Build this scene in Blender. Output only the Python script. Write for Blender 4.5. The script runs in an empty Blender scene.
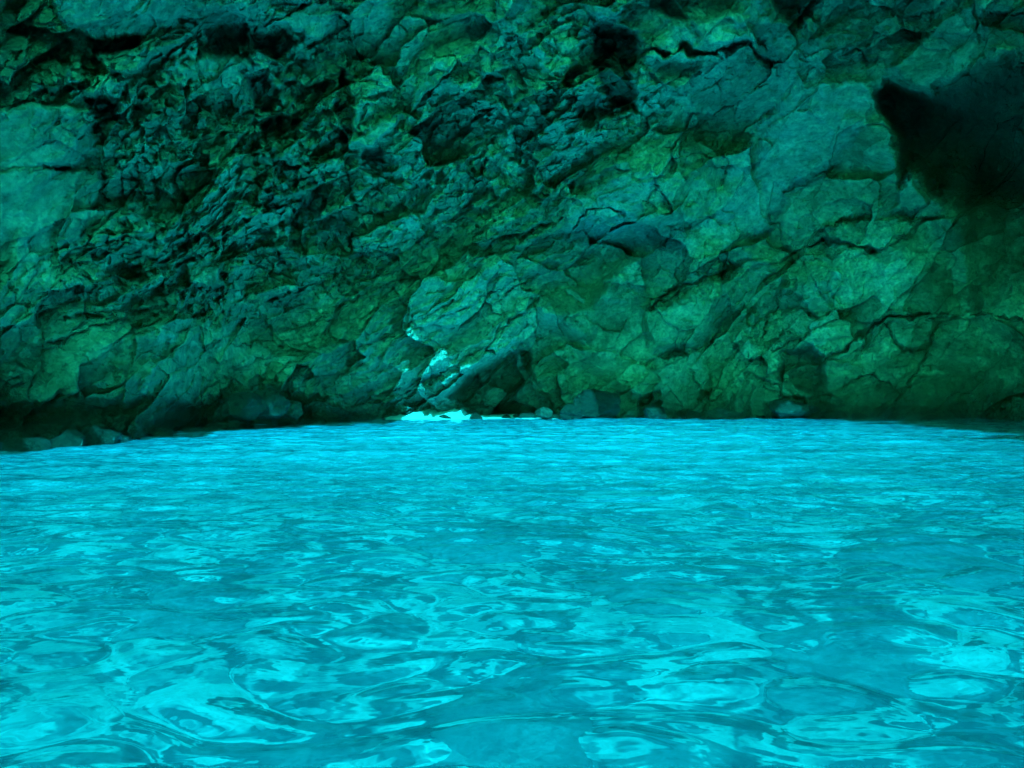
import bpy, bmesh, math, random
import numpy as np
random.seed(7)
SC = bpy.context.scene
COL = SC.collection
F = 740.0          # focal length in pixels of the 1024 wide picture
CX, HY = 512.0, 396.0
CAM_H = 0.9
SUN_EL, SUN_AZ = math.radians(34), math.radians(2)   # the sun stands behind and left of the view

# ------------------------------------------------------------------ noise
def _h(ix, iy, seed):
    n = (ix.astype(np.int64) * 374761393 + iy.astype(np.int64) * 668265263 + seed * 1442695041) & 0xffffffff
    n = ((n ^ (n >> 13)) * 1274126177) & 0xffffffff
    n = ((n ^ (n >> 16)) * 2246822519) & 0xffffffff
    n = n ^ (n >> 15)
    return (n & 0xffffff).astype(np.float32) / np.float32(0xffffff)

def perlin(x, y, seed=0):
    x = x.astype(np.float32); y = y.astype(np.float32)
    ix = np.floor(x); iy = np.floor(y)
    fx = x - ix; fy = y - iy
    ix = ix.astype(np.int64); iy = iy.astype(np.int64)
    u = fx * fx * fx * (fx * (fx * 6 - 15) + 10); v = fy * fy * fy * (fy * (fy * 6 - 15) + 10)
    def g(dx, dy):
        a = _h(ix + dx, iy + dy, seed) * np.float32(2 * math.pi)
        return np.cos(a) * (fx - dx) + np.sin(a) * (fy - dy)
    a = g(0, 0); b = g(1, 0); c = g(0, 1); d = g(1, 1)
    return ((a + (b - a) * u) + ((c + (d - c) * u) - (a + (b - a) * u)) * v) * 1.5

def fbm(x, y, seed=0, octs=4, gain=0.5):
    s = 0; a = 1.0
    for o in range(octs):
        s = s + a * perlin(x * 2 ** o + o * 17.3, y * 2 ** o - o * 9.1, seed + o)
        a *= gain
    return s

def cells(x, y, seed=0):
    x = x.astype(np.float32); y = y.astype(np.float32)
    ix = np.floor(x).astype(np.int64); iy = np.floor(y).astype(np.int64)
    f1 = np.full(x.shape, 9, np.float32); f2 = f1.copy()
    bx = np.zeros_like(f1); by = np.zeros_like(f1)
    cx = np.zeros(x.shape, np.int64); cy = cx.copy()
    for j in (-1, 0, 1):
        for i in (-1, 0, 1):
            px = ix + i + 0.1 + 0.8 * _h(ix + i, iy + j, seed); py = iy + j + 0.1 + 0.8 * _h(ix + i, iy + j, seed + 1)
            dx = (x - px).astype(np.float32); dy = (y - py).astype(np.float32)
            d = np.sqrt(dx * dx + dy * dy)
            m = d < f1
            f2 = np.where(m, f1, np.minimum(f2, d))
            f1 = np.where(m, d, f1)
            bx = np.where(m, dx, bx); by = np.where(m, dy, by)
            cx = np.where(m, ix + i, cx); cy = np.where(m, iy + j, cy)
    return f1, f2, bx, by, cx, cy

def sstep(a, b, x):
    t = np.clip((x - a) / (b - a), 0, 1)
    return t * t * (3 - 2 * t)

# ------------------------------------------------------------------ materials
def newmat(name):
    m = bpy.data.materials.new(name); m.use_nodes = True
    nt = m.node_tree; nt.nodes.clear()
    return m, nt
class N:
    def __init__(s, nt): s.nt = nt
    def __call__(s, typ, ins=None, **kw):
        n = s.nt.nodes.new(typ)
        for k, v in kw.items(): setattr(n, k, v)
        for k, v in (ins or {}).items():
            sock = n.inputs[k]
            if isinstance(v, bpy.types.NodeSocket): s.nt.links.new(v, sock)
            else: sock.default_value = v
        return n
    def math(s, op, a, b=0.0, clamp=False):
        return s('ShaderNodeMath', {0: a, 1: b}, operation=op, use_clamp=clamp).outputs[0]
    def mix(s, fac, a, b, blend='MIX'):
        n = s('ShaderNodeMix', data_type='RGBA', blend_type=blend)
        for k, v in ((0, fac), (6, a), (7, b)):
            if isinstance(v, bpy.types.NodeSocket): s.nt.links.new(v, n.inputs[k])
            else: n.inputs[k].default_value = v
        return n.outputs[2]
    def ramp(s, fac, stops):
        n = s('ShaderNodeValToRGB', {0: fac}); e = n.color_ramp.elements
        while len(e) < len(stops): e.new(0.5)
        for el, (p, c) in zip(e, stops):
            el.position = p; el.color = c if len(c) == 4 else (*c, 1)
        return n.outputs[0]

def mpw(n, tc):
    wv = n('ShaderNodeTexNoise', {'Vector': tc, 'Scale': 3.0, 'Detail': 4.0}).outputs[1]
    wp = n('ShaderNodeVectorMath', {0: wv, 'Scale': 0.25}, operation='SCALE').outputs[0]
    p = n('ShaderNodeVectorMath', {0: tc, 1: wp}, operation='ADD').outputs[0]
    return n('ShaderNodeMapping', {'Vector': p, 'Rotation': (0, math.radians(35), 0), 'Scale': (0.6, 1.0, 1.5)}).outputs[0]

def rock_material(name, gain=1.0, attrs=True):
    m, nt = newmat(name); n = N(nt)
    tc = n('ShaderNodeTexCoord').outputs['Object']
    geo = n('ShaderNodeNewGeometry')
    warp = n('ShaderNodeTexNoise', {'Vector': tc, 'Scale': 0.35, 'Detail': 6.0, 'Roughness': 0.6})
    big = n('ShaderNodeTexNoise', {'Vector': tc, 'Scale': 0.22, 'Detail': 7.0, 'Roughness': 0.62, 'Distortion': 0.1}).outputs[0]
    mid = n('ShaderNodeTexNoise', {'Vector': tc, 'Scale': 1.3, 'Detail': 8.0, 'Roughness': 0.65, 'Distortion': 0.0}).outputs[0]
    fine = n('ShaderNodeTexNoise', {'Vector': tc, 'Scale': 4.5, 'Detail': 9.0, 'Roughness': 0.78}).outputs[0]
    chip = n('ShaderNodeTexVoronoi', {'Vector': mpw(n, tc), 'Scale': 2.2, 'Randomness': 1.0}).outputs
    chip = n.math('ADD', n('ShaderNodeSeparateColor', {0: chip[1]}).outputs[0], n.math('MULTIPLY', chip[0], -0.9))
    mp = n('ShaderNodeMapping', {'Vector': tc, 'Rotation': (0, math.radians(38), 0), 'Scale': (0.35, 1.0, 2.6)}).outputs[0]
    strat = n('ShaderNodeTexNoise', {'Vector': mp, 'Scale': 1.2, 'Detail': 7.0, 'Roughness': 0.62, 'Distortion': 0.08}).outputs[0]
    # limestone greys, olive algae film, bluish calcite
    base = n.ramp(big, [(0.30, (0.34, 0.38, 0.27)), (0.45, (0.42, 0.47, 0.35)), (0.58, (0.46, 0.50, 0.43)), (0.72, (0.44, 0.53, 0.40))])
    base = n.mix(n.ramp(mid, [(0.42, (0, 0, 0)), (0.62, (1, 1, 1))]), base, n.mix(0.5, base, (0.56, 0.62, 0.54, 1)))
    base = n.mix(n.ramp(strat, [(0.36, (0.4, 0.4, 0.4)), (0.52, (0, 0, 0))]), base, (0.15, 0.19, 0.12, 1))
    base = n.mix(n.ramp(strat, [(0.60, (0, 0, 0)), (0.70, (0.55, 0.55, 0.55))]), base, (0.62, 0.70, 0.68, 1))
    if attrs:
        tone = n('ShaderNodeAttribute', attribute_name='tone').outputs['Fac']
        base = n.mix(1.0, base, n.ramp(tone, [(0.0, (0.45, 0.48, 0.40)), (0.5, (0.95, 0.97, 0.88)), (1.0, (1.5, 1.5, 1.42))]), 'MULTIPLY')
        pale = n('ShaderNodeAttribute', attribute_name='pale').outputs['Fac']
        shaded = n('ShaderNodeAttribute', attribute_name='shaded').outputs['Fac']
        blue = n('ShaderNodeAttribute', attribute_name='blue').outputs['Fac']
        base = n.mix(n.math('MULTIPLY', blue, 0.75), base, (0.50, 0.60, 0.62, 1))
        base = n.mix(pale, base, (0.60, 0.70, 0.72, 1))
        base = n.mix(shaded, base, (0.030, 0.045, 0.030, 1))  # shade of hollows, cracks and undercuts painted into the rock colour
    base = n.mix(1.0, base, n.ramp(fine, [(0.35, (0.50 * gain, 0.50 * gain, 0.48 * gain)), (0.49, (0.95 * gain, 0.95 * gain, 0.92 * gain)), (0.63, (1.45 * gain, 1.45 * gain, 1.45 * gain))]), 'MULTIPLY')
    base = n.mix(1.0, base, (1.08, 1.12, 1.04, 1), 'MULTIPLY')
    # waterline band: soaked and dark with algae, stretched higher to darken the foot
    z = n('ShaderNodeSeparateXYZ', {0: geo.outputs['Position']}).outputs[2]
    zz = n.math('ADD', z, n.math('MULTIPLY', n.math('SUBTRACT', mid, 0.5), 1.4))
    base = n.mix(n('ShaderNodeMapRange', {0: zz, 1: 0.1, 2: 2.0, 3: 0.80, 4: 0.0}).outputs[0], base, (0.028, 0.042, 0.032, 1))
    h = n.math('ADD', n.math('MULTIPLY', mid, 0.5), n.math('ADD', n.math('MULTIPLY', fine, 0.42), n.math('ADD', n.math('MULTIPLY', chip, 0.10), n.math('MULTIPLY', strat, 0.40))))
    bump = n('ShaderNodeBump', {'Height': h, 'Strength': 1.0, 'Distance': 0.5}).outputs[0]
    rgh = n('ShaderNodeMapRange', {0: zz, 1: 0.3, 2: 2.2, 3: 0.22, 4: 0.48}).outputs[0]
    p = n('ShaderNodeBsdfPrincipled', {'Base Color': base, 'Roughness': rgh, 'Normal': bump, 'Specular IOR Level': 0.5})
    n('ShaderNodeOutputMaterial', {0: p.outputs[0]})
    return m

def water_material():
    m, nt = newmat('cave_water'); n = N(nt)
    tc = n('ShaderNodeTexCoord').outputs['Object']
    mp = n('ShaderNodeMapping', {'Vector': tc, 'Scale': (0.75, 1.0, 1.0)}).outputs[0]
    r1 = n('ShaderNodeTexNoise', {'Vector': mp, 'Scale': 5.0, 'Detail': 3.0, 'Roughness': 0.5, 'Distortion': 0.3}).outputs[0]
    bump = n('ShaderNodeBump', {'Height': r1, 'Strength': 0.15, 'Distance': 0.05}).outputs[0]
    milk_glow = n('ShaderNodeBsdfDiffuse', {'Color': (0.06, 0.70, 1.0, 1), 'Normal': bump}).outputs[0]
    refr = n('ShaderNodeBsdfRefraction', {'Color': (0.40, 0.88, 0.94, 1), 'IOR': 1.33, 'Roughness': 0.0, 'Normal': bump}).outputs[0]
    tran = n('ShaderNodeBsdfTransparent', {'Color': (0.45, 0.96, 0.98, 1)}).outputs[0]
    glos = n('ShaderNodeBsdfGlossy', {'Color': (0.8, 0.95, 1, 1), 'Roughness': 0.03, 'Normal': bump}).outputs[0]
    fr = n('ShaderNodeFresnel', {'IOR': 1.27, 'Normal': bump}).outputs[0]
    a = n('ShaderNodeMixShader', {0: 0.12, 1: refr, 2: tran}).outputs[0]
    mk = n('ShaderNodeAttribute', attribute_name='milk_glow').outputs['Fac']
    b = n('ShaderNodeMixShader', {0: mk, 1: a, 2: milk_glow}).outputs[0]
    c = n('ShaderNodeMixShader', {0: fr, 1: b, 2: glos}).outputs[0]
    n('ShaderNodeOutputMaterial', {0: c})
    return m
MILK = 0.22

def sand_material(name, a, b, scale=0.8):
    m, nt = newmat(name); n = N(nt)
    tc = n('ShaderNodeTexCoord').outputs['Object']
    t = n('ShaderNodeTexNoise', {'Vector': tc, 'Scale': scale, 'Detail': 6.0, 'Roughness': 0.6, 'Distortion': 0.5}).outputs[0]
    col = n.ramp(t, [(0.38, a), (0.58, b)])
    bump = n('ShaderNodeBump', {'Height': t, 'Strength': 0.5, 'Distance': 0.2}).outputs[0]
    p = n('ShaderNodeBsdfPrincipled', {'Base Color': col, 'Roughness': 0.8, 'Normal': bump})
    n('ShaderNodeOutputMaterial', {0: p.outputs[0]})
    return m

def bed_material():
    m, nt = newmat('stony_sand'); n = N(nt)
    tc = n('ShaderNodeTexCoord').outputs['Object']
    wv = n('ShaderNodeTexNoise', {'Vector': tc, 'Scale': 2.6, 'Detail': 3.0}).outputs[1]
    wp = n('ShaderNodeVectorMath', {0: wv, 1: (0.5, 0.5, 0.5)}, operation='SUBTRACT').outputs[0]
    wp = n('ShaderNodeVectorMath', {0: wp, 'Scale': 0.5}, operation='SCALE').outputs[0]
    p = n('ShaderNodeVectorMath', {0: tc, 1: wp}, operation='ADD').outputs[0]
    v1 = n('ShaderNodeTexVoronoi', {'Vector': p, 'Scale': 3.0, 'Smoothness': 0.55}, feature='SMOOTH_F1').outputs[1]
    v2 = n('ShaderNodeTexVoronoi', {'Vector': p, 'Scale': 6.6, 'Smoothness': 0.6}, feature='SMOOTH_F1').outputs[1]
    a = n('ShaderNodeSeparateColor', {0: v1}).outputs[0]; b = n('ShaderNodeSeparateColor', {0: v2}).outputs[1]
    t = n.math('ADD', n.math('MULTIPLY', a, 0.42), n.math('MULTIPLY', b, 0.58))
    col = n.ramp(t, [(0.32, (0.01, 0.035, 0.045)), (0.47, (0.13, 0.28, 0.30)), (0.57, (0.54, 0.66, 0.64)), (0.68, (0.88, 0.97, 0.93))])
    gr = n('ShaderNodeTexNoise', {'Vector': tc, 'Scale': 9.0, 'Detail': 6.0, 'Roughness': 0.7}).outputs[0]
    col = n.mix(1.0, col, n.ramp(gr, [(0.36, (0.62, 0.62, 0.62)), (0.6, (1.12, 1.12, 1.12))]), 'MULTIPLY')
    q = n('ShaderNodeBsdfPrincipled', {'Base Color': col, 'Roughness': 0.8})
    n('ShaderNodeOutputMaterial', {0: q.outputs[0]})
    return m

# ------------------------------------------------------------------ mesh helpers
def grid_mesh(name, X, Y, Z, flip=False):
    h, w = X.shape
    me = bpy.data.meshes.new(name)
    co = np.stack([X, Y, Z], -1).astype(np.float32).reshape(-1, 3)
    idx = np.arange(h * w).reshape(h, w)
    q = np.stack([idx[:-1, :-1], idx[:-1, 1:], idx[1:, 1:], idx[1:, :-1]], -1).reshape(-1, 4)
    if flip: q = q[:, ::-1]
    q = np.ascontiguousarray(q, dtype=np.int32)
    me.vertices.add(len(co)); me.vertices.foreach_set('co', co.ravel())
    me.loops.add(q.size); me.loops.foreach_set('vertex_index', q.ravel())
    me.polygons.add(len(q))
    me.polygons.foreach_set('loop_start', np.arange(0, q.size, 4, dtype=np.int32))
    me.polygons.foreach_set('use_smooth', np.ones(len(q), bool))
    me.update(calc_edges=True)
    o = bpy.data.objects.new(name, me); COL.objects.link(o)
    return o
def attr(o, name, a):
    at = o.data.attributes.new(name, 'FLOAT', 'POINT')
    at.data.foreach_set('value', a.astype(np.float32).ravel())

# ------------------------------------------------------------------ cave wall
def spaced(lo, hi, step, lo_end, hi_end, grow):
    a = list(np.arange(lo, hi, step))
    s = step; x = a[-1]; post = []
    while x < hi_end: s *= grow; x += s; post.append(x)
    s = step; x = a[0]; pre = []
    while x > lo_end: s *= grow; x -= s; pre.append(x)
    return np.array(pre[::-1] + a + post)
STEP = 0.9
px = spaced(-12, 1036, STEP, -760, 1800, 1.03)
vr = spaced(-4, 455, STEP, -330, 500, 1.03)
PX, PY = np.meshgrid(px, vr)
print('wall grid', PX.shape)

bx_ = [-760, -300, -100, 0, 60, 100, 150, 200, 250, 300, 350, 400, 512, 700, 820, 900, 1024, 1300, 1800]
bd_ = [5.5, 8.6, 11.2, 12.9, 14.0, 15.0, 16.8, 19.0, 21.5, 24.5, 27.0, 28.6, 30.3, 31.0, 30.8, 30.0, 28.0, 21.0, 13.0]
def base_depth(x): 
    ker = np.interp(x, bx_, bd_)
    return (np.interp(x - 25, bx_, bd_) + 2 * ker + np.interp(x + 25, bx_, bd_)) / 4
D0 = base_depth(PX)
S = (HY - PY) / F
# roof lip: how far the vault reaches over the water, unseen edge shaped for the sunlight
top = np.interp(px, [-760, 0, 260, 330, 400, 600, 700, 860, 1024, 1800], [-400, -400, -370, -350, -385, -395, -400, -410, -430, -400])
top += 118 * np.exp(-((px - 275) / 130) ** 4)  # gap added so the sun reaches the beach
top = top + 14 * perlin(px / 60., px * 0 + 3.3, 5)
up = np.clip(-PY, 0, None) / (-vr[0])
PYe = np.where(PY < 0, -up * (-top[None, :]), PY)
S = (HY - PYe) / F
H = np.interp(PX, [-760, 0, 300, 600, 1024, 1800], [12.0, 12.5, 13.0, 13.0, 13.0, 12.5])
Sp = np.clip(S, 0, None)
D = D0 / np.sqrt(1 + (Sp * D0 / H) ** 2)
MPP = D / F     # metres per picture pixel at that distance

# coordinates along / across the bedding, in the cave's own angular grid
X0, Y0 = PX.astype(np.float32), PYe.astype(np.float32)
def rot(x, y, deg):
    a = math.radians(deg); return x * math.cos(a) - y * math.sin(a), x * math.sin(a) + y * math.cos(a)
wx = X0 + 15 * fbm(X0 / 150, Y0 / 150, 11, 2) + 1.6 * fbm(X0 / 16, Y0 / 16, 13, 3)
wy = Y0 + 15 * fbm(X0 / 150, Y0 / 150, 21, 2) + 1.6 * fbm(X0 / 16, Y0 / 16, 23, 3)
ALONG, ACROSS = rot(wx, wy, 38)       # up to the right

def blob(cx, cy, rx, ry, ang=0, soft=1.0):
    dx, dy = rot(X0 - cx, Y0 - cy, ang)
    return np.exp(-((dx / rx) ** 2 + (dy / ry) ** 2) ** 1.5 * soft)

rubble = np.clip(blob(200, 130, 170, 120) + 0.9 * blob(230, 250, 150, 70, 10) + 0.7 * blob(520, 130, 130, 80, 40) + 0.45 * blob(600, 80, 50, 60) + 0.5 * blob(270, 400, 70, 30) + .5 * blob(80, 80, 70, 40), 0, 1)
smooth = np.clip(blob(20, 175, 95, 95) + blob(960, 320, 150, 130) + 0.8 * blob(800, 150, 90, 85, 35) + 0.8 * blob(120, 10, 80, 35) + blob(930, 110, 90, 80) + 0.7 * blob(610, 330, 70, 60) + .5 * blob(690, 60, 50, 60) + 0.6 * blob(90, 360, 90, 50), 0, 1)
rubble = rubble * (1 - 0.8 * blob(15, 180, 80, 75)); 
diag = np.clip(blob(420, 300, 190, 110, 30) + .6 * blob(620, 180, 250, 110, 35), 0, 1)

def facets(scale, along, deg, seed, amp, tilt=1.0, jag=0.12, x=wx, y=wy, edge=0.0, soft=0.0):
    a, b = rot(x, y, deg)
    u = a / (scale * along); v = b / scale
    u = u + jag * perlin(u * 2.3, v * 2.3, seed + 50); v = v + jag * perlin(u * 2.3 + 9, v * 2.3, seed + 51)
    f1, f2, dx, dy, ci, cj = cells(u, v, seed)
    r = _h(ci, cj, seed + 7) - 0.5; tx = _h(ci, cj, seed + 8) - 0.5; ty = _h(ci, cj, seed + 9) - 0.5
    e = sstep(0, 0.10, f2 - f1)
    out = r + tilt * (tx * dx + ty * dy) * 2.0
    if soft: out = out * sstep(0, soft, f2 - f1)
    return amp * (out - edge * (1 - e)), r + 0.5, f2 - f1

disp = np.zeros_like(D)    # in pixels of relief, towards the viewer; scaled by MPP below
disp += 30 * fbm(X0 / 260, Y0 / 260, 31, 3)
f, r_, e_ = facets(150, 1.3, 38, 101, 26, 1.3, soft=0.25); disp += f
f, rA, eA = facets(70, 1.7, 38, 111, 19, 1.5, edge=0.0); disp += f * (1 - 0.55 * smooth)
f, rB, eB = facets(34, 1.8, 40, 121, 12, 1.7, edge=0.10); disp += f * (1 - 0.85 * smooth)
f, rC, eC = facets(15, 1.5, 36, 131, 6.0, 1.8, edge=0.12); disp += f * (1 - 0.93 * smooth) * (0.45 + 0.75 * rubble)
f, rD, eD = facets(7, 1.35, 30, 141, 3.6, 1.9, edge=0.12); disp += f * (1 - 0.95 * smooth) * (0.30 + 1.0 * rubble)
f, rE, eE = facets(26, 1.2, 0, 151, 8.5, 2.0, edge=0.12); disp += f * rubble * 0.9
f, rF, eF = facets(11, 1.1, 10, 161, 5.5, 2.0, edge=0.12); disp += f * rubble
# bedding ribs
rid = 1 - np.abs(perlin(ALONG / 120, ACROSS / 15, 41)) * 2
disp += 2.5 * rid * (0.15 + diag) * (1 - smooth)
rid2 = 1 - np.abs(perlin(ALONG / 60, ACROSS / 5.5, 43)) * 2
disp += 1.0 * rid2 * (0.1 + diag) * (1 - 0.9 * smooth)
disp += 2.4 * fbm(X0 / 30, Y0 / 30, 51, 5, 0.55) * (1 - 0.55 * smooth)
disp += 0.8 * fbm(X0 / 7, Y0 / 7, 61, 3, 0.6) * (1 - 0.7 * smooth)

pale = np.zeros_like(D); shaded = np.zeros_like(D); blue = np.zeros_like(D)

sheen = 1 - np.abs(perlin(ALONG / 150, ACROSS / 9, 45)) * 2.2
sheen_mask = np.clip(blob(400, 330, 150, 75, 30) + .6 * blob(330, 290, 120, 50, 30) + .4 * blob(620, 175, 160, 60, 35) + .6 * blob(680, 380, 70, 30), 0, 1)
sheen_k = sstep(.84, .99, sheen) * sheen_mask * sstep(-.1, .4, perlin(ALONG / 25, ACROSS / 12, 47))
pale = np.maximum(pale, .34 * sheen_k); disp += 2.5 * sheen_k  # pale sheen along the bedding painted as lighter rock
blue = np.maximum(blue, .7 * np.clip(blob(400, 370, 130, 45, 30) + blob(470, 395, 90, 30), 0, 1))  # glow on the low centre rocks put into their colour
blue = np.maximum(blue, .8 * np.clip(fbm(X0 / 90, Y0 / 60, 91, 3), 0, 1) * blob(450, 10, 260, 60))
# traced features of this particular wall
def seg_dist(pts, x, y, closed=False):
    d = np.full(x.shape, 1e9, np.float32); n = len(pts)
    for i in range(n if closed else n - 1):
        (ax, ay), (bx, by) = pts[i][:2], pts[(i + 1) % n][:2]
        vx, vy = bx - ax, by - ay
        t = np.clip(((x - ax) * vx + (y - ay) * vy) / (vx * vx + vy * vy + 1e-9), 0, 1)
        d = np.minimum(d, np.hypot(x - ax - t * vx, y - ay - t * vy))
    return d
def inside(pts, x, y):
    c = np.zeros(x.shape, bool); n = len(pts)
    for i in range(n):
        (ax, ay), (bx, by) = pts[i], pts[(i + 1) % n]
        if ay == by: continue
        c ^= ((ay > y) != (by > y)) & (x < (bx - ax) * (y - ay) / (by - ay) + ax)
    return c
def box(pts, pad):
    xs = [p[0] for p in pts]; ys = [p[1] for p in pts]
    i0, i1 = np.searchsorted(vr, [min(ys) - pad, max(ys) + pad]); j0, j1 = np.searchsorted(px, [min(xs) - pad, max(xs) + pad])
    return slice(max(i0, 0), i1), slice(max(j0, 0), j1)
jx = X0 + 4.2 * fbm(X0 / 24, Y0 / 24, 71, 5, .55); jy = Y0 + 3.6 * fbm(X0 / 20, Y0 / 20, 75, 4, .6)
def crack(pts, w=2.5, depth=9, dark=0.6):
    sl = box(pts, w * 14 + 8)
    x, y = jx[sl], jy[sl]
    wv = w * np.clip(0.85 + 1.1 * perlin(X0[sl] / 18, Y0[sl] / 18, 77), 0.05, 1.6)
    d = seg_dist(pts, x, y)
    (ax, ay), (bx, by) = pts[0], pts[-1]
    side_ = np.sign((bx - ax) * (y - ay) - (by - ay) * (x - ax)) * (1 if bx >= ax else -1)
    disp[sl] -= 0.75 * depth * np.clip(side_, 0, 1) * np.exp(-d / (w * 4)) * sstep(0, w, d)
    k = 1 - sstep(0, 1, d / np.maximum(wv, 0.3))
    disp[sl] -= depth * k
    shaded[sl] = np.maximum(shaded[sl], dark * .5 * k)
def slab(pts, amt, soft=3.0, tilt=(0, 0), flat=0.0, p=0, b=0, w=0):
    """raise (or sink) a polygon of rock; tilt = relief per pixel; flat = how far it loses the rubble"""
    sl = box(pts, soft * 2 + 8)
    x, y = jx[sl], jy[sl]
    sd = seg_dist(pts, x, y, True) * np.where(inside(pts, x, y), 1, -1)
    k = sstep(-soft * 0.5, soft, sd)
    cx = sum(q[0] for q in pts) / len(pts); cy = sum(q[1] for q in pts) / len(pts)
    d = disp[sl]
    if flat:
        mean = (d * k).sum() / max(k.sum(), 1)
        d = d * (1 - flat * k) + mean * flat * k
    disp[sl] = d + k * (amt + tilt[0] * (x - cx) + tilt[1] * (y - cy))
    v = k * (0.75 + 0.5 * perlin(X0[sl] / 12, Y0[sl] / 12, 79))
    if p: pale[sl] = np.maximum(pale[sl], p * v)
    if b: blue[sl] = np.maximum(blue[sl], b * v)
    if w: shaded[sl] = np.maximum(shaded[sl], np.clip(w * k, 0, 1))

# left slabs
slab([(-60, 118), (30, 104), (70, 106), (96, 120), (97, 142), (76, 166), (30, 170), (-60, 172)], 13, 5, (0, -.10), .5, b=.35)
slab([(-60, 170), (40, 168), (100, 171), (97, 200), (72, 245), (30, 264), (-60, 262)], 10, 4, (0, -.08), .5, b=.35)
slab([(45, -30), (55, 12), (68, 28), (100, 42), (148, 36), (176, 24), (205, -30)], 17, 4, (0, -.3), .7, b=.5)
slab([(175, -30), (180, 18), (205, 26), (250, 24), (262, -30)], 8, 4, (0, .1), .5, b=.3)
slab([(262, 24), (290, 12), (310, 3), (330, -2), (338, 20), (320, 41), (300, 30), (284, 25)], 14, 3, (0, .35), .8, p=.35, b=.6)
slab([(335, 0), (400, 2), (470, 12), (450, 22), (388, 20), (345, 18)], 6, 5, (0, .2), .4, p=.15, b=.5)
slab([(92, 52), (125, 48), (142, 58), (136, 70), (110, 72)], 10, 3, (0, .5), .7, b=.2)
slab([(92, 72), (110, 74), (126, 82), (120, 97), (104, 92)], 12, 3, (0, .3), .7, b=.2)
slab([(186, 64), (205, 50), (238, 54), (247, 68), (238, 90), (216, 104), (194, 92)], 15, 8, (.0, -.15), .8)
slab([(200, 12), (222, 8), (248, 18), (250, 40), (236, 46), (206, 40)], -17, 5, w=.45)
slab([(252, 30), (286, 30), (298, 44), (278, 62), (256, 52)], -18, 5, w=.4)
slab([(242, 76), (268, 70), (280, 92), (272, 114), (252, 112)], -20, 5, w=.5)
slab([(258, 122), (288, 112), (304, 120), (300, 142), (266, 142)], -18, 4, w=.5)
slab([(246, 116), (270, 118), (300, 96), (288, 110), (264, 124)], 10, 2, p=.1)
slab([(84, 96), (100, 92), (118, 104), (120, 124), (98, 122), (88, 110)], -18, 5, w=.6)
slab([(90, 40), (140, 34), (140, 50), (92, 60)], -16, 4, w=.55)
slab([(100, 176), (140, 172), (148, 196), (116, 210), (98, 200)], -9, 6, w=.25)
slab([(182, 262), (206, 256), (224, 266), (222, 282), (206, 290), (190, 282)], 13, 3, (0, .35), .8)
slab([(100, 268), (140, 262), (150, 280), (120, 288)], -14, 5, w=.5)
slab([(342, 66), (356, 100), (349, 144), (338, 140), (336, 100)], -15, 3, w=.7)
slab([(352, 142), (372, 122), (400, 118), (392, 132), (366, 150)], 14, 3, (0, .4), .7, b=.6, p=.1)
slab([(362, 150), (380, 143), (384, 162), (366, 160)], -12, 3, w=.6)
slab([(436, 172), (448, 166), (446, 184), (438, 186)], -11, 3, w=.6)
slab([(400, 90), (412, 92), (406, 130), (396, 118)], -4, 3)
crack([(345, 165), (352, 190), (356, 208)], 2.5, 10, .8)
# hollow at the top centre and its fissure
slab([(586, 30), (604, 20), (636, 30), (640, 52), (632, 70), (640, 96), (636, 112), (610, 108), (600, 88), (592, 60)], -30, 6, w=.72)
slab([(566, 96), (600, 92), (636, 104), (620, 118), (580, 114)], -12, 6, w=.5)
crack([(636, 60), (650, 52), (672, 54), (684, 44), (690, 52), (716, 54), (735, 46), (752, 40), (756, 56), (770, 62)], 5, 18, .9)
slab([(640, 62), (700, 58), (700, 74), (650, 84)], -7, 6, w=.4)
slab([(652, 0), (672, -4), (690, 20), (668, 18)], -12, 4, w=.5)
slab([(752, -30), (772, 4), (786, 22), (800, 28), (812, 10), (830, -30)], -16, 7, w=.6)
slab([(560, 40), (585, 36), (582, 66), (560, 80), (545, 72)], 7, 4, (0, .2), .6)
slab([(690, 20), (745, 10), (752, 36), (730, 44), (700, 48)], 8, 4, (0, .2), .4, b=.2)
# large plane right of centre, bluish
slab([(706, 200), (760, 120), (800, 80), (872, 78), (878, 108), (840, 160), (795, 190), (760, 240), (720, 250)], 6, 8, (.03, 0), .45, b=.75)
slab([(566, 196), (640, 168), (690, 176), (650, 230), (600, 240), (560, 232)], 4, 8, (0, 0), .4, b=.7)
slab([(610, 232), (650, 226), (700, 240), (690, 270), (640, 272)], 4, 8, (0, 0), .3, b=.35)
# dark vault at the right, its shade painted in: sharp left rim, running out softly to the lower right
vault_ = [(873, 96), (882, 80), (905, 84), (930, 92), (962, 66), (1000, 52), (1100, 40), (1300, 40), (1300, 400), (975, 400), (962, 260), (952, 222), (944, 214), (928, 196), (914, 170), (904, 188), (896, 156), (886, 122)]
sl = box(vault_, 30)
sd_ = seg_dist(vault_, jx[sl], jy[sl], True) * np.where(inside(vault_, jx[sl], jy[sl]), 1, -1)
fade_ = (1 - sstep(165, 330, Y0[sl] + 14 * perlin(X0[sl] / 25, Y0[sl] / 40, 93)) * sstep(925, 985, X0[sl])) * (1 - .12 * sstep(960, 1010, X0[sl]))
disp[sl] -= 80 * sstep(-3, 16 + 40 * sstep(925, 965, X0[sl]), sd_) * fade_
shaded[sl] = np.maximum(shaded[sl], .84 * sstep(-2, 5 + 22 * sstep(925, 965, X0[sl]), sd_) * fade_)
slab([(888, 68), (940, 20), (985, -10), (1060, -30), (1060, 40), (990, 52), (958, 68), (930, 92), (905, 80)], 9, 5, (.02, -.05), .6, w=.15)
slab([(905, 186), (914, 174), (924, 206), (912, 214), (892, 210)], 10, 3, flat=.6, b=.2)
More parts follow.
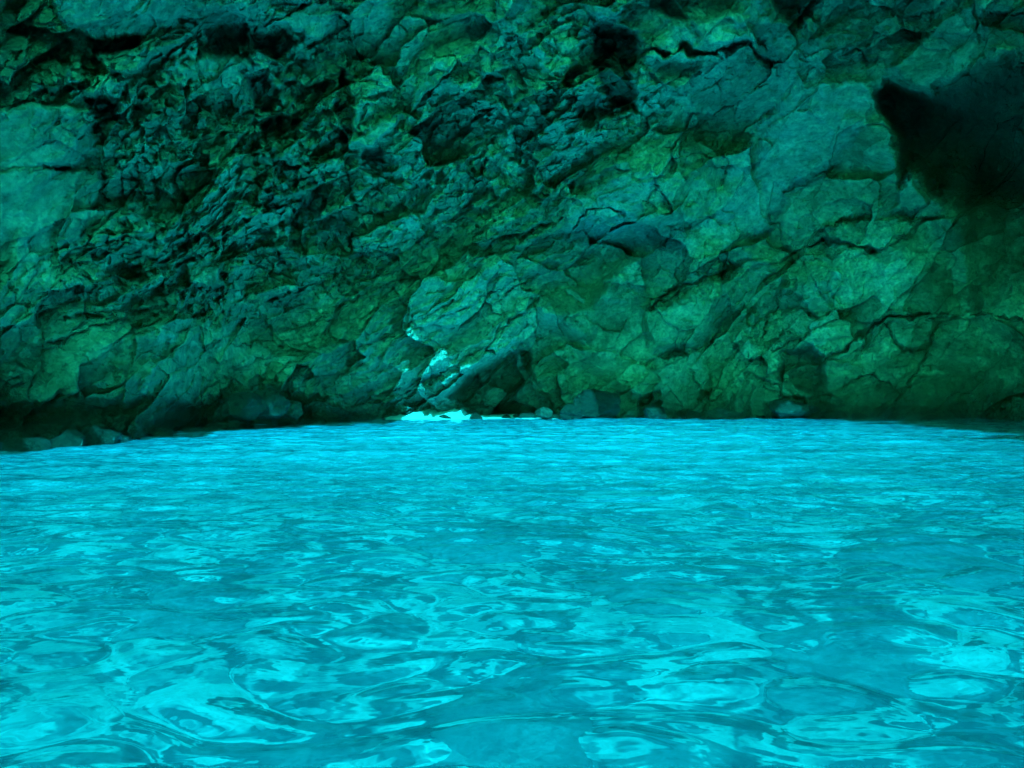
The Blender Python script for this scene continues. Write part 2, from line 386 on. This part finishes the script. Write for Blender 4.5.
crack([(912, 16), (930, 12), (946, 2)], 3, 8, .7); crack([(975, 0), (982, 38)], 4, 8, .3); crack([(990, 12), (1024, 14)], 3, 7, .6)
# lens shaped slab and cracks of the right wall
slab([(826, 226), (856, 220), (924, 217), (920, 228), (900, 244), (872, 252), (845, 243), (828, 240)], 7, 3, (0, .25), .8)
crack([(926, 218), (905, 220)], 2, 7, .8); crack([(858, 218), (836, 222), (822, 232)], 3.4, 9, .9); crack([(924, 221), (908, 236), (890, 246), (872, 252)], 2.6, 9, .9)
crack([(872, 252), (848, 242), (822, 240), (800, 250), (780, 262)], 2.4, 8, .8)
crack([(822, 366), (842, 352), (862, 336), (872, 324), (890, 318), (918, 315), (942, 314)], 2.8, 9, .9)
crack([(864, 350), (868, 334)], 2.6, 8, .8); crack([(884, 324), (892, 338), (908, 350), (924, 350), (938, 322)], 2.2, 7, .7)
crack([(940, 322), (926, 352), (908, 382), (894, 412)], 1.8, 6, .6); crack([(942, 318), (980, 314), (1040, 322)], 1.7, 5, .4)
slab([(888, 324), (935, 320), (926, 346), (908, 350), (895, 340)], 4, 3, (0, .1), .6)
crack([(652, 308), (668, 292), (690, 286), (712, 276), (730, 266)], 3.4, 12, .9)
slab([(706, 272), (730, 258), (744, 270), (724, 284)], -8, 4, w=.5)
crack([(656, 358), (690, 352), (708, 346), (718, 330), (728, 318)], 2.4, 9, .8)
crack([(664, 246), (672, 232), (684, 228)], 2.2, 8, .8); crack([(655, 186), (656, 176), (674, 178), (672, 150), (686, 124), (700, 112)], 2.2, 8, .8)
crack([(656, 186), (664, 204), (674, 218)], 3, 9, .8)
crack([(522, 236), (534, 228), (552, 224)], 2, 7, .8); crack([(566, 238), (578, 218), (594, 206), (612, 206), (624, 216)], 1.9, 7, .8)
crack([(524, 246), (556, 238), (580, 230)], 1.5, 5, .6)
crack([(708, 192), (722, 178), (730, 164), (722, 150)], 2.2, 7, .6); crack([(785, 192), (808, 184), (834, 166)], 1.8, 6, .6); crack([(690, 130), (712, 112), (740, 100)], 2, 6, .6)
crack([(844, 54), (858, 50), (866, 64), (880, 58)], 3, 8, .7); crack([(785, 274), (782, 296), (768, 318), (764, 336)], 2.0, 7, .7); crack([(812, 278), (824, 300)], 1.5, 5, .5)
slab([(803, 300), (820, 292), (834, 308), (818, 320)], 5, 2, flat=.6, p=.06); 
crack([(772, 350), (800, 338), (850, 312)], 1.6, 5, .4)
crack([(380, 248), (398, 244), (430, 236), (462, 214)], 1.8, 6, .5); crack([(440, 320), (480, 300), (530, 270)], 2, 6, .4); crack([(508, 322), (524, 312), (536, 300)], 3.4, 11, .8)
crack([(504, 296), (520, 284), (534, 272)], 2.5, 8, .6)
# chips painted bright as if they caught the sun
slab([(563, 291), (570, 289), (587, 297), (586, 302), (572, 300)], 9, 2, (0, .3), flat=.6, p=1.0)
slab([(478, 246), (520, 262), (500, 278), (470, 262)], 4, 3, p=.05)
slab([(500, 340), (520, 336), (524, 350), (508, 354)], 5, 3, p=.7)
# nook between two spurs near the water, shade and sunlight painted into their colour
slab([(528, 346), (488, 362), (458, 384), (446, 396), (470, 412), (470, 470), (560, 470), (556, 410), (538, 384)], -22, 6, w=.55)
slab([(510, 350), (516, 348), (532, 372), (546, 398), (552, 412), (530, 412), (515, 396), (522, 384)], 16, 3, p=.8, b=.3)
slab([(366, 418), (392, 398), (420, 388), (452, 372), (500, 346), (512, 342), (506, 352), (470, 368), (444, 386), (436, 400), (470, 412), (470, 422), (360, 424)], 9, 4, p=.25, b=.5)
slab([(300, 408), (350, 384), (420, 362), (500, 334), (440, 372), (380, 398), (350, 416)], 5, 5, p=.10, b=.55)
for q in ([(380, 416), (402, 398), (430, 386)], [(392, 420), (420, 402), (436, 400)], [(420, 384), (452, 366), (490, 348)], [(360, 404), (400, 388), (440, 372)], [(340, 424), (356, 404), (370, 394)],
          [(270, 300), (330, 280), (380, 240)], [(300, 330), (372, 290), (430, 268)], [(330, 362), (400, 330), (455, 300)], [(450, 410), (474, 404), (520, 412)]):
    crack(q, 1.8, 5, .5)
slab([(600, 300), (640, 300), (650, 340), (640, 380), (600, 380), (585, 340)], -6, 10, flat=.5, b=.1)
slab([(640, 310), (700, 290), (715, 320), (690, 350), (650, 352)], 8, 6, (0, .1), .6)
slab([(650, 356), (700, 350), (712, 380), (700, 412), (660, 412)], 4, 5, flat=.4, b=.5, p=.05)
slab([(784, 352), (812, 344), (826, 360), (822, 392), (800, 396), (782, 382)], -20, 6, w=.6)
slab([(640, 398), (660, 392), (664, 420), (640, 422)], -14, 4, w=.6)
slab([(734, 396), (756, 372), (790, 380), (816, 404), (818, 424), (730, 424)], 11, 4, (0, .2), .5, p=.04)
slab([(745, 374), (760, 376), (752, 394), (746, 424), (738, 424)], -5, 3, w=.3)
crack([(758, 378), (786, 388), (812, 408)], 1.6, 5, .5)
# undercut along the left waterline
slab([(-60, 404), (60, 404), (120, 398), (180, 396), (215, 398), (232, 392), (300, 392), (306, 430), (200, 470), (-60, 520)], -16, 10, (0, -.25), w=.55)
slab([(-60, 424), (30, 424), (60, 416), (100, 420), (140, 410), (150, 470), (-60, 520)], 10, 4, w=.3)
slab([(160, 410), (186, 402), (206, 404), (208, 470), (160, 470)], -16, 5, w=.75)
slab([(140, 408), (152, 392), (168, 402), (160, 470), (120, 470)], 7, 4, w=.4)
slab([(0, 380), (14, 376), (26, 384), (14, 388)], 9, 2, (0, .4), .6, p=.08)
slab([(110, 364), (150, 362), (158, 382), (120, 386)], 6, 4, (0, .2), .6)
slab([(136, 392), (150, 366), (156, 366), (146, 398)], 5, 2, p=.25)
slab([(210, 420), (224, 394), (228, 396), (216, 426)], 6, 2, p=.4)
slab([(780, 402), (880, 406), (1040, 400), (1250, 400), (1250, 500), (780, 500)], -7, 6, (0, -.2), w=.35)
slab([(972, 172), (1010, 186), (1060, 180), (1060, 300), (990, 300), (966, 240)], -6, 14, w=.45)
slab([(975, 180), (990, 190), (980, 330), (968, 300)], -6, 8, w=.4)
slab([(856, 225), (880, 230), (860, 400), (820, 380)], 0, 9)
crack([(46, 170), (70, 168), (98, 170)], 2.5, 8, .9); crack([(55, 10), (66, 28), (100, 42)], 2.4, 9, .8)
crack([(70, 262), (110, 240), (150, 235)], 3, 8, .5); crack([(48, 344), (100, 326), (150, 308)], 2.5, 7, .5); crack([(118, 340), (138, 326), (152, 322)], 3, 9, .8); crack([(64, 318), (100, 316)], 2.6, 9, .8)

# the relief fades below the water; distant copies of it keep their size
disp *= sstep(520, 440, PYe)
Dd = D - disp * MPP * 1.75
Xw = (PX - CX) / F * Dd
Zw = CAM_H + S * Dd
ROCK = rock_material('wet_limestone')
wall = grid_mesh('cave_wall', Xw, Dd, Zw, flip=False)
attr(wall, 'pale', np.clip(pale, 0, 1)); attr(wall, 'shaded', np.clip(shaded, 0, 1)); attr(wall, 'blue', np.clip(blue, 0, 1))
attr(wall, 'tone', np.clip(.52 + .14 * rubble + .3 * (rA - .5) + .45 * (rB - .5) + .45 * (rC - .5) + .3 * (rD - .5) + .4 * (rF - .5) * rubble - .32 * sstep(800, 1010, X0) + .16 * blob(430, 60, 330, 110) + .08 * blob(60, 180, 100, 100), 0, 1))  # chip tones, plus painted light falloff: dimmer right, brighter top and left
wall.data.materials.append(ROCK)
wall['kind'] = 'structure'
wall.data.polygons.foreach_set('use_smooth', np.zeros(len(wall.data.polygons), bool))

# unseen side and rear wall on the right, added to block sky light
def sky_block_wall():
    t = np.linspace(0, 1, 260); hgt = np.linspace(-0.15, 1, 130)
    T_, Hh = np.meshgrid(t, hgt)
    path = np.array([(27, 16), (26, 6), (25, -3), (23, -12), (19, -19)], float)
    tt = np.linspace(0, 1, len(path))
    bx = np.interp(T_, tt, path[:, 0]); by = np.interp(T_, tt, path[:, 1])
    lean = np.clip(Hh, 0, 1) ** 2 * 0.55
    n_ = fbm(T_ * 14, Hh * 7, 401, 5, .55) * 1.3
    f_, _, _ = facets(0.09, 1.0, 20, 411, 1.6, 1.4, x=T_, y=Hh * .5)
    k = 1 - lean - (n_ + f_) / 26
    return bx * k, by * k, Hh * 14
sx, sy, sz = sky_block_wall()
side = grid_mesh('cave_wall', sx, sy, sz, flip=True)
for a_ in ('pale', 'shaded', 'blue', 'tone'): attr(side, a_, np.zeros(sx.shape))
side.data.materials.append(ROCK); side['kind'] = 'structure'

# ------------------------------------------------------------------ water surface
def water_height(x, y):
    h = 0
    wxx = x + 0.12 * fbm(x / 1.1, y / 1.1, 201, 2); wyy = y + 0.12 * fbm(x / 1.1, y / 1.1, 205, 2)
    for (lam, amp, seed, st, deg) in ((2.6, .028, 1, 1.4, 4), (1.1, .032, 2, 1.6, -10), (0.42, .021, 3, 1.8, 6), (0.25, .0145, 4, 1.6, -7), (0.13, .0040, 5, 1.5, 8)):
        a, b = rot(wxx, wyy, deg)
        p = perlin(a / lam / st, b / lam, 210 + seed)
        h = h + (amp * (p + 0.4 * p * p) if seed in (1, 2, 5) else 1.5 * amp * np.sqrt(p * p + 0.004))
    return h
th = np.radians(np.concatenate([np.linspace(-180, -50, 60)[:-1], np.linspace(-50, 50, 1000), np.linspace(50, 180, 60)[1:]]))
rr = [0.02]
while rr[-1] < 48: rr.append(rr[-1] * 1.0047 + 0.004)
rr = np.array(rr)
T, R = np.meshgrid(th, rr)
wxg, wyg = R * np.sin(T), R * np.cos(T)
att = 1 / (1 + (R / 34) ** 2)
wz = water_height(wxg, wyg) * (0.55 + 0.45 * att)
water = grid_mesh('water', wxg, wyg, wz)
attr(water, 'milk_glow', 0.10 + 0.48 * sstep(2.5, 18.0, wyg) * (1 - .35 * sstep(0.15, 0.65, wxg / np.maximum(wyg, 1))))  # rises inward to paint the underwater glow at the cave end
water.data.materials.append(water_material()); water['kind'] = 'structure'

# ------------------------------------------------------------------ sea bed
gx, gy = np.meshgrid(np.linspace(-50, 50, 420), np.linspace(-25, 55, 340))
gz = -2.1 - 0.03 * np.clip(gy, 0, 40) + 0.22 * fbm(gx / 3.5, gy / 3.5, 301, 4)
bed = grid_mesh('sea_bed', gx, gy, gz, flip=False)
bed.data.materials.append(bed_material()); bed['kind'] = 'structure'

# ------------------------------------------------------------------ loose rocks
def boulder(name, loc, size, seed, mat, label, cat, group=None, rz=0, subdiv=5, rough=1.0):
    bm = bmesh.new(); bmesh.ops.create_icosphere(bm, subdivisions=subdiv, radius=1)
    v = np.array([q.co[:] for q in bm.verts], dtype=np.float32)
    rng = np.random.RandomState(seed)
    # cut by random planes for an angular, broken block
    for k in range(13):
        nrm = rng.normal(size=3); nrm /= np.linalg.norm(nrm); d = 0.62 + 0.25 * rng.rand()
        t = v @ nrm - d
        v -= np.clip(t, 0, None)[:, None] * nrm * 0.92
    nse = 0.10 * fbm(v[:, 0] * 2 + v[:, 2], v[:, 1] * 2 - v[:, 2] * 1.3, seed, 5, .6) * rough
    v *= (1 + nse)[:, None]
    v *= np.array(size, dtype=np.float32)
    me = bpy.data.meshes.new(name)
    for q, c in zip(bm.verts, v): q.co = c
    for f_ in bm.faces: f_.smooth = True
    bm.to_mesh(me); bm.free()
    o = bpy.data.objects.new(name, me); COL.objects.link(o)
    me.materials.append(mat); o.location = loc; o.rotation_euler = (0, 0, rz)
    o['label'] = label; o['category'] = cat
    if group: o['group'] = group
    return o
def at(x, y, d): return ((x - CX) / F * d, d, CAM_H + (HY - y) / F * d)
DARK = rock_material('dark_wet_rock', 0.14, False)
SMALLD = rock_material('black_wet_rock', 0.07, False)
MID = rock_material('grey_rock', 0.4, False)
BR = rock_material('pale_rock', 0.8, False)
g = 'boulders along the waterline'
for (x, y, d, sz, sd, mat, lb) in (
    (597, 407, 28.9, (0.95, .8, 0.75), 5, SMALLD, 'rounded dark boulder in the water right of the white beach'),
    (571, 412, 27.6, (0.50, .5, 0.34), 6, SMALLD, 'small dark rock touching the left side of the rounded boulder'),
    (244, 408, 19.6, (0.55, .6, .42), 8, DARK, 'black soaked boulder at the left end of the rock heap under the ledge'),
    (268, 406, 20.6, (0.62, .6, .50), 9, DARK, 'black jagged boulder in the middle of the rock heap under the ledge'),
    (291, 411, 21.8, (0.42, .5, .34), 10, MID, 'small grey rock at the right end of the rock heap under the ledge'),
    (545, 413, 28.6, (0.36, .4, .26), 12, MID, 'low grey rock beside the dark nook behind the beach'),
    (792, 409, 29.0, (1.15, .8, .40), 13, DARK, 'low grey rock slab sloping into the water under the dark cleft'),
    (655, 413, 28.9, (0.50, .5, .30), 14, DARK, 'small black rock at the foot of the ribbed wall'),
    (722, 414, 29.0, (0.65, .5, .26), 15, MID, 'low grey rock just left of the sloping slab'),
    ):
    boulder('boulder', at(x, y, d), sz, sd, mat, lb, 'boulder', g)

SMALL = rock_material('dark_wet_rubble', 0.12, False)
rr_ = random.Random(3)
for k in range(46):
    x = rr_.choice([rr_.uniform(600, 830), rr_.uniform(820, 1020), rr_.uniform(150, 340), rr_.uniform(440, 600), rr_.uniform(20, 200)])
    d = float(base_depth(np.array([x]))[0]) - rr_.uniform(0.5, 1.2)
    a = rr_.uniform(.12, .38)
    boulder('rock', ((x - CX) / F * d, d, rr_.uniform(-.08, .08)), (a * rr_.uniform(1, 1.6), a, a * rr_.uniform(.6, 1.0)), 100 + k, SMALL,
            'small dark soaked rock in the rubble at the foot of the cave wall', 'rock', 'small rocks along the foot of the wall', rz=rr_.uniform(0, 3), subdiv=3)

# white beach strip
bm = bmesh.new()
xs = np.linspace(372, 600, 70)
me = None
rows = []
for j, (oy, zz) in enumerate(((-1.5, -.25), (-.7, -.02), (-.2, .10), (.6, .22), (1.8, .38), (3.2, .5))):
    row = []
    for x in xs:
        d = float(base_depth(np.array([x]))[0]) - 0.9 + oy * 1.0
        t = (x - 372) / 228
        hk = min(1, t * 5) * min(1, (1 - t) * 7) * (1.25 if t < .45 else .65)
        row.append(bm.verts.new(((x - CX) / F * d, d, zz * hk * (.85 if t < .4 else .3) + 0.03 * random.uniform(-1, 1) * hk - (1 - min(1, t * 5)) * .1)))
    rows.append(row)
for a, b in zip(rows[:-1], rows[1:]):
    for i in range(len(xs) - 1): bm.faces.new((a[i], a[i + 1], b[i + 1], b[i])).smooth = True
me = bpy.data.meshes.new('beach'); bm.to_mesh(me); bm.free()
beach = bpy.data.objects.new('beach', me); COL.objects.link(beach)
me.materials.append(sand_material('white_pebbles', (0.75, 0.8, 0.8), (0.9, 0.92, 0.92), 3.0)); beach['kind'] = 'structure'

# sunken stones in the foreground
UW = sand_material('sunken_stone', (0.04, 0.09, 0.10), (0.14, 0.24, 0.26), 1.5)
lbs = [(-0.95, 3.2, .55, .40, 'large dark stone on the sea bed at the bottom left of centre'),
       (0.05, 3.9, .50, .34, 'dark stone on the sea bed near the bottom centre'),
       (0.75, 3.0, .38, .28, 'dark stone on the sea bed at the bottom right of centre'),
       (1.9, 4.4, .60, .35, 'broad dark stone on the sea bed at the right'),
       (-2.3, 5.3, .55, .35, 'dark stone on the sea bed at the far left of the foreground'),
       (1.0, 5.6, .5, .32, 'dark stone on the sea bed behind the broad one'),
       (3.4, 6.2, .75, .4, 'dark stone on the sea bed at the right edge of the picture'),
       (-0.5, 6.8, .65, .35, 'farthest dark stone on the sea bed near the middle')]
for i, (x, y, a, b, lb) in enumerate(lbs):
    boulder('sunken_stone', (x, y, -2.0), (a, a * .8, b), 40 + i, UW, lb, 'stone', 'stones on the sea bed', rz=i * 1.3, subdiv=4)

# ------------------------------------------------------------------ light
w = bpy.data.worlds.new('World'); SC.world = w; w.use_nodes = True
nt = w.node_tree; nt.nodes.clear(); n = N(nt)
sky = n('ShaderNodeTexSky', sky_type='NISHITA')
sky.sun_disc = False; sky.sun_elevation = SUN_EL
sdir = (math.sin(SUN_AZ + math.pi), math.cos(SUN_AZ + math.pi))      # towards the sun, in plan
sky.sun_rotation = math.atan2(sdir[0], sdir[1])
tint = n.mix(1.0, sky.outputs[0], (0.010, 0.95, 0.54, 1), 'MULTIPLY')
bg = n('ShaderNodeBackground', {0: tint, 1: 0.15})
n('ShaderNodeOutputWorld', {0: bg.outputs[0]})
L = bpy.data.lights.new('sun', 'SUN'); L.energy = 2.85; L.angle = math.radians(0.5); L.color = (0.01, 0.84, 1.0)
lo = bpy.data.objects.new('sun', L); COL.objects.link(lo)
from mathutils import Vector
v = Vector((sdir[0] * math.cos(SUN_EL), sdir[1] * math.cos(SUN_EL), math.sin(SUN_EL)))
lo.rotation_euler = v.to_track_quat('Z', 'Y').to_euler()

# ------------------------------------------------------------------ camera
cam = bpy.data.cameras.new('camera'); co = bpy.data.objects.new('camera', cam); COL.objects.link(co)
cam.sensor_width = 36; cam.lens = 36 * F / 1024; cam.shift_y = 12 / 1024; cam.clip_start = 0.05; cam.clip_end = 500
co.location = (0, 0, CAM_H); co.rotation_euler = (math.radians(90), 0, 0)
SC.camera = co
vs = SC.view_settings; vs.view_transform = 'Standard'; vs.look = 'None'; vs.exposure = 2.0; vs.gamma = 1
SC.cycles.use_denoising = True
SC.cycles.max_bounces = 8; SC.cycles.diffuse_bounces = 4; SC.cycles.transmission_bounces = 4; SC.cycles.transparent_max_bounces = 6
SC.cycles.caustics_reflective = False; SC.cycles.caustics_refractive = True
SC.cycles.sample_clamp_indirect = 3.0
SC.cycles.use_adaptive_sampling = True; SC.cycles.adaptive_threshold = 0.03; SC.cycles.adaptive_min_samples = 24
